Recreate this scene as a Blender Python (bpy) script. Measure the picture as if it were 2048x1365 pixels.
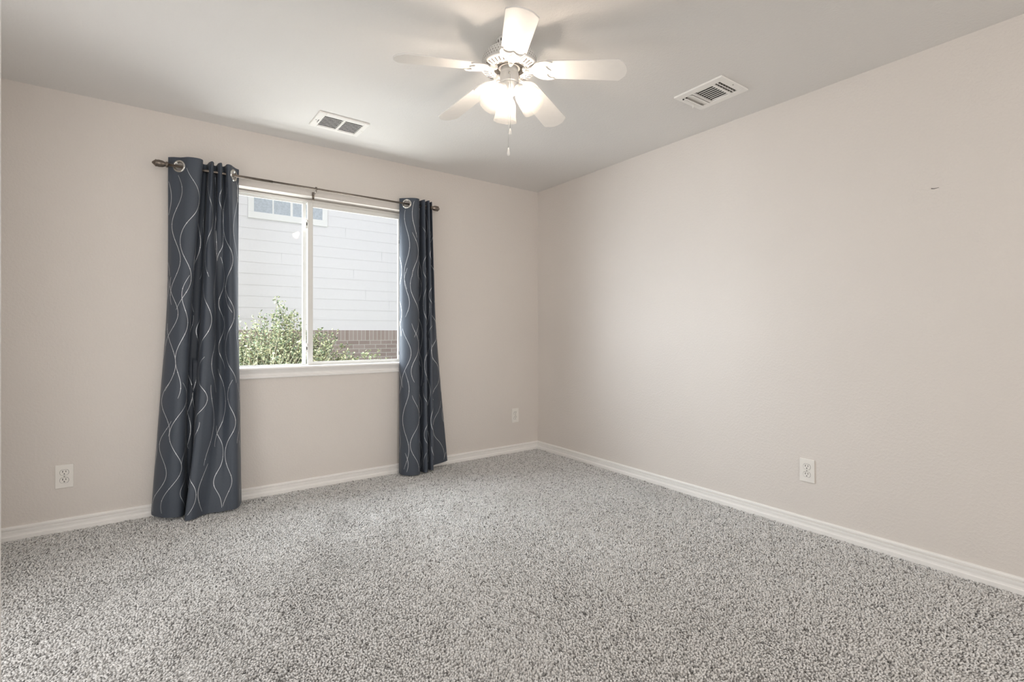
import bpy, bmesh, math, random
import numpy as np
from mathutils import Vector, Matrix

for o in list(bpy.data.objects):
    bpy.data.objects.remove(o, do_unlink=True)
S = bpy.context.scene
COL = S.collection
PI = math.pi
R = math.radians
random.seed(7)

# ------------------------------------------------------------------ camera, world, sun, added lamps, exposure
H = 2.44                                   # ceiling height
CAM = Vector((-2.956, -3.679, 1.098))
cam_d = bpy.data.cameras.new('camera')
cam = bpy.data.objects.new('camera', cam_d)
COL.objects.link(cam)
cam.location = CAM
cam.rotation_euler = (R(90), 0, R(-35.791))
cam_d.sensor_fit = 'HORIZONTAL'
cam_d.sensor_width = 36.0
cam_d.lens = 36.0 * 985.55 / 2048.0
cam_d.shift_y = -16.4 / 2048.0
cam_d.clip_start = 0.02
S.camera = cam

W = bpy.data.worlds.new('sky_world')
S.world = W
W.use_nodes = True
bg = W.node_tree.nodes['Background']
bg.inputs['Color'].default_value = (0.90, 0.95, 1.0, 1)
bg.inputs['Strength'].default_value = 0.70

sun_d = bpy.data.lights.new('sun', 'SUN')
sun_d.energy = 0.8
sun_d.angle = R(3)
sun_d.color = (1.0, 0.95, 0.86)
sun = bpy.data.objects.new('sun', sun_d)
COL.objects.link(sun)
sun.rotation_euler = Vector((-0.25, 0.62, -0.75)).to_track_quat('-Z', 'Y').to_euler()

def area(name, loc, direction, sx, sy, power, color):
    d = bpy.data.lights.new(name, 'AREA')
    d.shape = 'RECTANGLE'
    d.size, d.size_y = sx, sy
    d.energy = power
    d.color = color
    o = bpy.data.objects.new(name, d)
    COL.objects.link(o)
    o.location = loc
    o.rotation_euler = Vector(direction).to_track_quat('-Z', 'Y').to_euler()
    return o
# added fill lamp at a made-up rear wall opening, well behind the camera
area('rear_fill', (-2.42, -7.05, 1.45), (0.08, 1, 0.06), 1.3, 1.7, 50, (1.0, 0.965, 0.925))
# added fill lamp at a made-up doorway in the left wall
area('side_fill', (-3.90, -1.55, 1.05), (1, 0.0, 0.0), 0.9, 1.95, 10, (1.0, 0.95, 0.90))
# added lamp, out of view to the left, for open sky down the yard
area('yard_skylight', (-4.6, 1.85, 2.0), (0.78, -0.62, -0.03), 3.0, 2.8, 470, (0.85, 0.935, 1.0))
# added lamp above the window view, for sky over the yard
area('yard_zenith', (-2.0, 1.4, 3.6), (0.1, -0.6, -0.8), 3.4, 1.6, 195, (0.88, 0.95, 1.0))
# added lamp hidden below the sill, lifting the ceiling like ground bounce
area('yard_bounce', (-2.0, 1.0, -0.02), (0.0, -0.6, 0.8), 3.0, 1.0, 104, (0.97, 0.985, 1.0))

S.view_settings.view_transform = 'Standard'
S.view_settings.look = 'None'
S.view_settings.gamma = 1
S.view_settings.use_curve_mapping = False
S.view_settings.exposure = 0.13
S.cycles.max_bounces = 10
S.cycles.diffuse_bounces = 6
S.cycles.transmission_bounces = 8
S.cycles.transparent_max_bounces = 16
S.cycles.caustics_reflective = False
S.cycles.caustics_refractive = False
S.cycles.sample_clamp_indirect = 6.0
S.cycles.use_denoising = True

# ------------------------------------------------------------------ materials
def mat(name):
    m = bpy.data.materials.new(name)
    m.use_nodes = True
    nt = m.node_tree
    return m, nt, nt.nodes['Principled BSDF']

def N(nt, kind, **kw):
    n = nt.nodes.new(kind)
    for k, v in kw.items():
        setattr(n, k, v)
    return n

def ramp(nt, stops):
    r = nt.nodes.new('ShaderNodeValToRGB')
    el = r.color_ramp.elements
    while len(el) < len(stops):
        el.new(0.5)
    for e, (p, c) in zip(el, stops):
        e.position = p
        e.color = (*c, 1)
    return r

def plain(name, color, rough=0.5, metal=0.0, noise=0.03, spec=0.5):
    """simple paint / metal with a faint procedural mottling"""
    m, nt, b = mat(name)
    tc = N(nt, 'ShaderNodeTexCoord')
    nz = N(nt, 'ShaderNodeTexNoise')
    nz.inputs['Scale'].default_value = 35
    nt.links.new(tc.outputs['Object'], nz.inputs['Vector'])
    c0 = tuple(max(0, c * (1 - noise)) for c in color)
    c1 = tuple(min(1, c * (1 + noise)) for c in color)
    r = ramp(nt, [(0.3, c0), (0.7, c1)])
    nt.links.new(nz.outputs['Fac'], r.inputs['Fac'])
    nt.links.new(r.outputs['Color'], b.inputs['Base Color'])
    b.inputs['Roughness'].default_value = rough
    b.inputs['Metallic'].default_value = metal
    b.inputs['Specular IOR Level'].default_value = spec
    return m

def plaster(name, color, scale=80, strength=0.28, dist=0.003):
    m, nt, b = mat(name)
    tc = N(nt, 'ShaderNodeTexCoord')
    n1 = N(nt, 'ShaderNodeTexNoise')
    n1.inputs['Scale'].default_value = scale
    n1.inputs['Detail'].default_value = 3
    n1.inputs['Roughness'].default_value = 0.55
    nt.links.new(tc.outputs['Object'], n1.inputs['Vector'])
    r1 = ramp(nt, [(0.42, (0, 0, 0)), (0.68, (1, 1, 1))])
    nt.links.new(n1.outputs['Fac'], r1.inputs['Fac'])
    bp = N(nt, 'ShaderNodeBump')
    bp.inputs['Strength'].default_value = strength
    bp.inputs['Distance'].default_value = dist
    nt.links.new(r1.outputs['Color'], bp.inputs['Height'])
    nt.links.new(bp.outputs['Normal'], b.inputs['Normal'])
    n2 = N(nt, 'ShaderNodeTexNoise')
    n2.inputs['Scale'].default_value = 1.3
    nt.links.new(tc.outputs['Object'], n2.inputs['Vector'])
    r2 = ramp(nt, [(0.3, tuple(c * 0.985 for c in color)), (0.7, tuple(c * 1.015 for c in color))])
    nt.links.new(n2.outputs['Fac'], r2.inputs['Fac'])
    nt.links.new(r2.outputs['Color'], b.inputs['Base Color'])
    b.inputs['Roughness'].default_value = 0.6
    b.inputs['Specular IOR Level'].default_value = 0.3
    return m

M = {}
M['wall'] = plaster('wall_paint', (0.745, 0.697, 0.655))
M['ceiling'] = plaster('ceiling_paint', (0.79, 0.775, 0.755), scale=90, strength=0.2)
M['trim'] = plain('trim_paint', (0.91, 0.89, 0.865), 0.35, noise=0.01)
M['white'] = plain('white_enamel', (0.90, 0.885, 0.855), 0.3, noise=0.01)
M['vinyl'] = plain('white_vinyl', (0.78, 0.77, 0.74), 0.35, noise=0.01)
M['plate'] = plain('outlet_plastic', (0.86, 0.83, 0.785), 0.35, noise=0.01)
M['dark'] = plain('dark_void', (0.02, 0.018, 0.016), 0.8)
M['slot_shadow'] = plain('slot_interior', (0.10, 0.09, 0.08), 0.8)
M['slot_soft'] = plain('grille_interior', (0.34, 0.31, 0.28), 0.8)
M['joint'] = plain('board_joint_caulk', (0.58, 0.58, 0.60), 0.8)
M['bronze'] = plain('rod_pewter', (0.20, 0.17, 0.145), 0.32, 0.9, 0.15)
M['chrome'] = plain('grommet_nickel', (0.62, 0.61, 0.58), 0.22, 1.0)
M['foil'] = plain('silver_foil_print', (0.72, 0.74, 0.77), 0.35, 0.25)
M['fan_white'] = plain('fan_white', (0.85, 0.835, 0.81), 0.4, noise=0.01)
M['siding'] = plain('siding_paint', (0.79, 0.775, 0.80), 0.6, noise=0.015)
M['siding_trim'] = plain('siding_trim_paint', (0.86, 0.855, 0.855), 0.5, noise=0.01)
M['stem'] = plain('twig', (0.20, 0.16, 0.10), 0.8, noise=0.2)
M['dry_grass'] = plain('dry_grass_blade', (0.50, 0.50, 0.38), 0.7, noise=0.25)

def carpet():
    m, nt, b = mat('grey_carpet')
    tc = N(nt, 'ShaderNodeTexCoord')
    # pile tufts: every tuft its own shade, darker between them
    vo = N(nt, 'ShaderNodeTexVoronoi')
    vo.inputs['Scale'].default_value = 135
    nt.links.new(tc.outputs['Object'], vo.inputs['Vector'])
    sc = N(nt, 'ShaderNodeSeparateColor')
    nt.links.new(vo.outputs['Color'], sc.inputs[0])
    n1 = N(nt, 'ShaderNodeTexNoise')
    n1.inputs['Scale'].default_value = 150
    n1.inputs['Detail'].default_value = 2.0
    n1.inputs['Roughness'].default_value = 0.6
    nt.links.new(tc.outputs['Object'], n1.inputs['Vector'])
    md = N(nt, 'ShaderNodeMath', operation='MULTIPLY_ADD')
    md.inputs[1].default_value = 0.30
    nt.links.new(sc.outputs[0], md.inputs[0])
    nt.links.new(n1.outputs['Fac'], md.inputs[2])
    r1 = ramp(nt, [(0.43, (0.10, 0.096, 0.093)), (0.57, (0.42, 0.412, 0.404)), (0.76, (0.82, 0.81, 0.80))])
    nt.links.new(md.outputs[0], r1.inputs['Fac'])
    # vacuum and foot marks: shading of leaning pile painted into the colour
    mp = N(nt, 'ShaderNodeMapping')
    mp.inputs['Rotation'].default_value = (0, 0, R(38))
    mp.inputs['Scale'].default_value = (0.7, 1.9, 1)
    nt.links.new(tc.outputs['Object'], mp.inputs['Vector'])
    n2 = N(nt, 'ShaderNodeTexNoise')
    n2.inputs['Scale'].default_value = 1.5
    n2.inputs['Detail'].default_value = 5
    n2.inputs['Roughness'].default_value = 0.62
    n2.inputs['Distortion'].default_value = 0.15
    nt.links.new(mp.outputs['Vector'], n2.inputs['Vector'])
    r2 = ramp(nt, [(0.32, (0.82, 0.815, 0.81)), (0.46, (0.98, 0.98, 0.98)), (0.66, (1.04, 1.04, 1.04))])
    nt.links.new(n2.outputs['Fac'], r2.inputs['Fac'])
    mx = N(nt, 'ShaderNodeMix', data_type='RGBA', blend_type='MULTIPLY')
    mx.inputs['Factor'].default_value = 1.0
    nt.links.new(r1.outputs['Color'], mx.inputs['A'])
    nt.links.new(r2.outputs['Color'], mx.inputs['B'])
    # thin seams where the pile parts, their shade painted as darker lines
    mp3 = N(nt, 'ShaderNodeMapping')
    mp3.inputs['Rotation'].default_value = (0, 0, R(-52))
    mp3.inputs['Scale'].default_value = (0.9, 9.0, 1)
    nt.links.new(tc.outputs['Object'], mp3.inputs['Vector'])
    n3 = N(nt, 'ShaderNodeTexNoise')
    n3.inputs['Scale'].default_value = 1.6
    n3.inputs['Detail'].default_value = 3
    nt.links.new(mp3.outputs['Vector'], n3.inputs['Vector'])
    r3 = ramp(nt, [(0.675, (1, 1, 1)), (0.70, (0.78, 0.78, 0.78)), (0.725, (1.0, 1.0, 1.0))])
    nt.links.new(n3.outputs['Fac'], r3.inputs['Fac'])
    m3 = N(nt, 'ShaderNodeMix', data_type='RGBA', blend_type='MULTIPLY')
    m3.inputs['Factor'].default_value = 1.0
    nt.links.new(mx.outputs['Result'], m3.inputs['A'])
    nt.links.new(r3.outputs['Color'], m3.inputs['B'])
    nt.links.new(m3.outputs['Result'], b.inputs['Base Color'])
    bp = N(nt, 'ShaderNodeBump')
    bp.inputs['Strength'].default_value = 0.7
    bp.inputs['Distance'].default_value = 0.006
    nt.links.new(md.outputs[0], bp.inputs['Height'])
    nt.links.new(bp.outputs['Normal'], b.inputs['Normal'])
    b.inputs['Roughness'].default_value = 0.95
    b.inputs['Specular IOR Level'].default_value = 0.05
    return m
M['carpet'] = carpet()

def yarn():
    m, nt, b = mat('carpet_yarn')
    at = N(nt, 'ShaderNodeAttribute', attribute_name='yarn_shade')
    r = ramp(nt, [(0.0, (0.27, 0.264, 0.258)), (0.26, (0.64, 0.63, 0.62)), (0.6, (0.88, 0.872, 0.862)), (1.0, (0.95, 0.945, 0.938))])
    nt.links.new(at.outputs['Fac'], r.inputs['Fac'])
    nt.links.new(r.outputs['Color'], b.inputs['Base Color'])
    b.inputs['Roughness'].default_value = 0.9
    b.inputs['Specular IOR Level'].default_value = 0.1
    return m
M['yarn'] = yarn()

def fabric():
    m, nt, b = mat('navy_curtain_fabric')
    tc = N(nt, 'ShaderNodeTexCoord')
    nz = N(nt, 'ShaderNodeTexNoise')
    nz.inputs['Scale'].default_value = 420
    nt.links.new(tc.outputs['Object'], nz.inputs['Vector'])
    r = ramp(nt, [(0.3, (0.058, 0.070, 0.092)), (0.7, (0.072, 0.086, 0.110))])
    nt.links.new(nz.outputs['Fac'], r.inputs['Fac'])
    nt.links.new(r.outputs['Color'], b.inputs['Base Color'])
    b.inputs['Roughness'].default_value = 0.5
    b.inputs['Specular IOR Level'].default_value = 0.4
    b.inputs['Sheen Weight'].default_value = 0.08
    b.inputs['Sheen Roughness'].default_value = 0.4
    return m
M['fabric'] = fabric()

def thin_glass(name, tint=(0.985, 0.985, 0.985), haze=0.006):
    m = bpy.data.materials.new(name)
    m.use_nodes = True
    nt = m.node_tree
    nt.nodes.clear()
    out = N(nt, 'ShaderNodeOutputMaterial')
    tr = N(nt, 'ShaderNodeBsdfTransparent')
    tr.inputs['Color'].default_value = (*tint, 1)
    gl = N(nt, 'ShaderNodeBsdfGlossy')
    gl.inputs['Roughness'].default_value = 0.03
    df = N(nt, 'ShaderNodeBsdfDiffuse')
    df.inputs['Color'].default_value = (0.9, 0.92, 0.93, 1)
    lw = N(nt, 'ShaderNodeLayerWeight')
    lw.inputs['Blend'].default_value = 0.5
    pw = N(nt, 'ShaderNodeMath', operation='POWER')
    pw.inputs[1].default_value = 5.0
    nt.links.new(lw.outputs['Facing'], pw.inputs[0])
    fr = N(nt, 'ShaderNodeMath', operation='MULTIPLY_ADD')
    fr.inputs[1].default_value = 0.97
    fr.inputs[2].default_value = 0.018
    nt.links.new(pw.outputs[0], fr.inputs[0])
    a = N(nt, 'ShaderNodeMixShader')
    nt.links.new(fr.outputs[0], a.inputs[0])
    nt.links.new(tr.outputs[0], a.inputs[1])
    nt.links.new(gl.outputs[0], a.inputs[2])
    c = N(nt, 'ShaderNodeMixShader')
    c.inputs[0].default_value = haze
    nt.links.new(a.outputs[0], c.inputs[1])
    nt.links.new(df.outputs[0], c.inputs[2])
    nt.links.new(c.outputs[0], out.inputs[0])
    return m
M['glass'] = thin_glass('window_glass')

def shade_glass():
    m = bpy.data.materials.new('frosted_shade_glass')
    m.use_nodes = True
    nt = m.node_tree
    nt.nodes.clear()
    out = N(nt, 'ShaderNodeOutputMaterial')
    tl = N(nt, 'ShaderNodeBsdfTranslucent')
    tl.inputs['Color'].default_value = (0.30, 0.29, 0.28, 1)
    df = N(nt, 'ShaderNodeBsdfDiffuse')
    df.inputs['Color'].default_value = (0.80, 0.79, 0.77, 1)
    tr = N(nt, 'ShaderNodeBsdfTransparent')
    tr.inputs['Color'].default_value = (1, 0.99, 0.97, 1)
    a = N(nt, 'ShaderNodeMixShader')
    a.inputs[0].default_value = 0.45
    nt.links.new(tl.outputs[0], a.inputs[1])
    nt.links.new(df.outputs[0], a.inputs[2])
    c = N(nt, 'ShaderNodeMixShader')
    c.inputs[0].default_value = 0.90
    nt.links.new(a.outputs[0], c.inputs[1])
    nt.links.new(tr.outputs[0], c.inputs[2])
    nt.links.new(c.outputs[0], out.inputs[0])
    return m
M['shade'] = shade_glass()

LAMP = 78.0
def bulb_mat():
    m = bpy.data.materials.new('lit_bulb')
    m.use_nodes = True
    nt = m.node_tree
    nt.nodes.clear()
    out = N(nt, 'ShaderNodeOutputMaterial')
    em = N(nt, 'ShaderNodeEmission')
    em.inputs['Color'].default_value = (1.0, 0.85, 0.72, 1)
    em.inputs['Strength'].default_value = LAMP
    nt.links.new(em.outputs[0], out.inputs[0])
    return m
M['bulb'] = bulb_mat()

def brick(name, w, h, offset, c1, c2):
    m, nt, b = mat(name)
    tc = N(nt, 'ShaderNodeTexCoord')
    sp = N(nt, 'ShaderNodeSeparateXYZ')
    cb = N(nt, 'ShaderNodeCombineXYZ')
    nt.links.new(tc.outputs['Object'], sp.inputs[0])
    nt.links.new(sp.outputs['X'], cb.inputs['X'])
    nt.links.new(sp.outputs['Z'], cb.inputs['Y'])
    br = N(nt, 'ShaderNodeTexBrick')
    br.offset = offset
    br.inputs['Scale'].default_value = 1.0
    br.inputs['Brick Width'].default_value = w
    br.inputs['Row Height'].default_value = h
    br.inputs['Mortar Size'].default_value = 0.006
    br.inputs['Color1'].default_value = (*c1, 1)
    br.inputs['Color2'].default_value = (*c2, 1)
    br.inputs['Mortar'].default_value = (0.52, 0.49, 0.46, 1)
    nt.links.new(cb.outputs[0], br.inputs['Vector'])
    nt.links.new(br.outputs['Color'], b.inputs['Base Color'])
    bp = N(nt, 'ShaderNodeBump')
    bp.inputs['Strength'].default_value = 0.4
    bp.inputs['Distance'].default_value = 0.006
    bp.invert = True
    nt.links.new(br.outputs['Fac'], bp.inputs['Height'])
    nt.links.new(bp.outputs['Normal'], b.inputs['Normal'])
    b.inputs['Roughness'].default_value = 0.9
    return m
M['brick'] = brick('brick_running', 0.215, 0.07879, 0.5, (0.30, 0.235, 0.215), (0.39, 0.32, 0.30))
M['soldier'] = brick('brick_soldier', 0.077, 0.215, 0.0, (0.33, 0.26, 0.235), (0.41, 0.34, 0.32))

def leaf(name, a, b_, c):
    m, nt, b = mat(name)
    tc = N(nt, 'ShaderNodeTexCoord')
    nz = N(nt, 'ShaderNodeTexNoise')
    nz.inputs['Scale'].default_value = 45
    nt.links.new(tc.outputs['Object'], nz.inputs['Vector'])
    r = ramp(nt, [(0.40, a), (0.5, b_), (0.60, c)])
    nt.links.new(nz.outputs['Fac'], r.inputs['Fac'])
    nt.links.new(r.outputs['Color'], b.inputs['Base Color'])
    b.inputs['Roughness'].default_value = 0.45
    b.inputs['Transmission Weight'].default_value = 0.0
    return m
M['leaf'] = leaf('shrub_leaf', (0.06, 0.095, 0.05), (0.17, 0.215, 0.11), (0.55, 0.54, 0.33))
M['leaf_low'] = leaf('low_leaf', (0.20, 0.27, 0.14), (0.42, 0.46, 0.25), (0.66, 0.66, 0.45))

def lawn():
    m, nt, b = mat('yard_soil')
    tc = N(nt, 'ShaderNodeTexCoord')
    nz = N(nt, 'ShaderNodeTexNoise')
    nz.inputs['Scale'].default_value = 9
    nz.inputs['Detail'].default_value = 8
    nt.links.new(tc.outputs['Object'], nz.inputs['Vector'])
    r = ramp(nt, [(0.3, (0.16, 0.15, 0.10)), (0.6, (0.30, 0.31, 0.20)), (0.8, (0.42, 0.39, 0.28))])
    nt.links.new(nz.outputs['Fac'], r.inputs['Fac'])
    nt.links.new(r.outputs['Color'], b.inputs['Base Color'])
    b.inputs['Roughness'].default_value = 1
    return m
M['lawn'] = lawn()

# ------------------------------------------------------------------ mesh helpers
class MB:
    """collects shapes and links them as ONE mesh object"""
    def __init__(self):
        self.v, self.f, self.mi, self.sm = [], [], [], []
    def add(self, vs, fs, mi=0, smooth=False, mx=None):
        n = len(self.v)
        for p in vs:
            p = Vector(p)
            self.v.append(mx @ p if mx is not None else p)
        for f in fs:
            self.f.append([i + n for i in f])
            self.mi.append(mi)
            self.sm.append(smooth)
        return self
    def box(self, a, b, mi=0, bev=0.0, mx=None):
        bm = bmesh.new()
        bmesh.ops.create_cube(bm, size=1)
        a, b = Vector(a), Vector(b)
        c, d = (a + b) / 2, b - a
        for v in bm.verts:
            v.co = Vector((v.co.x * d.x, v.co.y * d.y, v.co.z * d.z)) + c
        if bev > 0:
            bmesh.ops.bevel(bm, geom=bm.edges[:], offset=bev, segments=2, affect='EDGES', profile=0.5)
        bm.verts.index_update()
        self.add([v.co.copy() for v in bm.verts], [[v.index for v in f.verts] for f in bm.faces], mi, bev > 0 and False, mx)
        bm.free()
        return self
    def lathe(self, prof, seg=32, mi=0, smooth=True, mx=None, close=True):
        """prof = [(r, z), ...] turned about z"""
        vs, fs = [], []
        for r, z in prof:
            for k in range(seg):
                a = 2 * PI * k / seg
                vs.append((r * math.cos(a), r * math.sin(a), z))
        for i in range(len(prof) - 1):
            for k in range(seg):
                k2 = (k + 1) % seg
                fs.append([i * seg + k, i * seg + k2, (i + 1) * seg + k2, (i + 1) * seg + k])
        if close:
            if prof[0][0] > 1e-6:
                fs.append([k for k in range(seg)][::-1])
            if prof[-1][0] > 1e-6:
                fs.append([(len(prof) - 1) * seg + k for k in range(seg)])
        return self.add(vs, fs, mi, smooth, mx)
    def tube(self, pts, r, seg=12, mi=0, caps=True):
        pts = [Vector(p) for p in pts]
        rs = r if isinstance(r, (list, tuple)) else [r] * len(pts)
        vs, fs = [], []
        ref = Vector((0, 0, 1))
        for i, p in enumerate(pts):
            t = (pts[min(i + 1, len(pts) - 1)] - pts[max(i - 1, 0)]).normalized()
            up = ref if abs(t.dot(ref)) < 0.95 else Vector((1, 0, 0))
            a = t.cross(up).normalized()
            b = t.cross(a).normalized()
            for k in range(seg):
                an = 2 * PI * k / seg
                vs.append(p + (a * math.cos(an) + b * math.sin(an)) * rs[i])
        for i in range(len(pts) - 1):
            for k in range(seg):
                k2 = (k + 1) % seg
                fs.append([i * seg + k, i * seg + k2, (i + 1) * seg + k2, (i + 1) * seg + k])
        if caps:
            fs.append([k for k in range(seg)][::-1])
            fs.append([(len(pts) - 1) * seg + k for k in range(seg)])
        return self.add(vs, fs, mi, True)
    def prism(self, outline, z0, z1, mi=0, mx=None):
        """outline in xy, extruded along z"""
        n = len(outline)
        vs = [(x, y, z0) for x, y in outline] + [(x, y, z1) for x, y in outline]
        fs = [list(range(n))[::-1], list(range(n, 2 * n))]
        for i in range(n):
            j = (i + 1) % n
            fs.append([i, j, n + j, n + i])
        return self.add(vs, fs, mi, False, mx)
    def sweep(self, prof, p0, p1, outward, mi=0):
        """profile (d, z) swept along the floor line p0-p1, d measured along outward"""
        p0, p1, ow = Vector(p0), Vector(p1), Vector(outward)
        n = len(prof)
        vs = [p0 + ow * d + Vector((0, 0, z)) for d, z in prof] + [p1 + ow * d + Vector((0, 0, z)) for d, z in prof]
        fs = [list(range(n)), list(range(n, 2 * n))[::-1]]
        for i in range(n):
            j = (i + 1) % n
            fs.append([i, j, n + j, n + i])
        return self.add(vs, fs, mi)
    def build(self, name, mats, parent=None, origin=None, fix=True):
        me = bpy.data.meshes.new(name)
        o_ = Vector(origin) if origin is not None else Vector((0, 0, 0))
        me.from_pydata([tuple(p - o_) for p in self.v], [], self.f)
        for m in (mats if isinstance(mats, (list, tuple)) else [mats]):
            me.materials.append(m)
        for p, i, s in zip(me.polygons, self.mi, self.sm):
            p.material_index = i
            p.use_smooth = s
        if fix:
            bm = bmesh.new()
            bm.from_mesh(me)
            bmesh.ops.recalc_face_normals(bm, faces=bm.faces[:])
            bm.to_mesh(me)
            bm.free()
        me.update()
        o = bpy.data.objects.new(name, me)
        COL.objects.link(o)
        if parent is not None:
            o.parent = parent
            o.location = o_ 
        else:
            o.location = o_
        return o

def tag(o, label=None, cat=None, group=None, kind=None):
    if label: o['label'] = label
    if cat: o['category'] = cat
    if group: o['group'] = group
    if kind: o['kind'] = kind
    return o

def thing(name, label, cat, loc=(0, 0, 0), rot=(0, 0, 0), group=None):
    o = bpy.data.objects.new(name, None)
    o.empty_display_size = 0.1
    COL.objects.link(o)
    o.location = loc
    o.rotation_euler = rot
    return tag(o, label, cat, group)

def dup_tree(o, parent=None):
    c = o.copy()
    COL.objects.link(c)
    if parent is not None:
        c.parent = parent
    for ch in list(o.children):
        dup_tree(ch, c)
    return c

# ------------------------------------------------------------------ room shell
RX0, RY0 = -3.78, -7.2                     # left side, rear
WX0, WX1, WZ0, WZ1 = -2.76, -1.335, 0.845, 2.07   # window opening
T = 0.14

def structure(o, label):
    return tag(o, label, None, None, 'structure')

PILE = 0.010                                # the pile stands on the backing and tops out at z = 0
f = MB(); f.box((RX0 - T, RY0 - T, -0.12), (T, T, -PILE))
structure(f.build('floor', M['carpet']), 'grey speckled cut pile carpet with vacuum marks')
c = MB(); c.box((RX0 - T, RY0 - T, H), (T, T, H + 0.2))
structure(c.build('ceiling', M['ceiling']), 'textured off-white ceiling')

b = MB()
b.box((RX0 - T, 0, 0), (WX0, T, H)); b.box((WX1, 0, 0), (T, T, H))
b.box((WX0, 0, 0), (WX1, T, WZ0)); b.box((WX0, 0, WZ1), (WX1, T, H))
structure(b.build('wall_back', M['wall']), 'beige textured wall with the window')
b = MB(); b.box((0, RY0 - T, 0), (T, 0, H))
wall_right = structure(b.build('wall_right', M['wall']), 'long pale wall on the right, bare except for one outlet')
b = MB(); b.box((RX0 - T, RY0 - T, 0), (RX0, -2.05, H)); b.box((RX0 - T, -1.05, 0), (RX0, 0, H)); b.box((RX0 - T, -2.05, 2.05), (RX0, -1.05, H))  # doorway gap added to let the side fill lamp in
structure(b.build('wall_left', M['wall']), 'side wall beyond the near wall end')
# near wall end at the left edge of the view, rounded corner
b = MB()
ex, ey, er = -3.1335, -2.68, 0.018
out = [(RX0, ey)] + [(ex - er + er * math.cos(a), ey - er + er * math.sin(a)) for a in [PI / 2 - k * PI / 12 for k in range(7)]] + [(ex, RY0), (RX0, RY0)]
b.prism(out, 0, H)
structure(b.build('trim_2', M['trim']), 'white edge of the near doorway at the left border of the view')
# rear wall behind the camera, its opening added to pass fill light
b = MB()
b.box((RX0, RY0 - T, 0), (-3.1, RY0, H)); b.box((-1.75, RY0 - T, 0), (0, RY0, H))
b.box((-3.1, RY0 - T, 0), (-1.75, RY0, 0.55)); b.box((-3.1, RY0 - T, 2.32), (-1.75, RY0, H))
structure(b.build('wall_rear', M['wall']), 'rear wall behind the camera, with an unseen opening added for light')

BB = [(0, -PILE), (0.016, -PILE), (0.016, 0.016), (0.0115, 0.020), (0.0105, 0.028), (0.0125, 0.038), (0.0125, 0.048), (0.0055, 0.0495),
      (0.0055, 0.0520), (0.0115, 0.053), (0.0115, 0.060), (0.007, 0.0665), (0, 0.0675)]
b = MB(); b.sweep(BB, (RX0, 0, 0), (0, 0, 0), (0, -1, 0))
structure(b.build('baseboard_back', M['trim']), 'white moulded baseboard under the window wall')
b = MB(); b.sweep(BB, (0, -0.0001, 0), (0, RY0, 0), (-1, 0, 0))
structure(b.build('baseboard_right', M['trim']), 'white moulded baseboard along the right wall')

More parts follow.
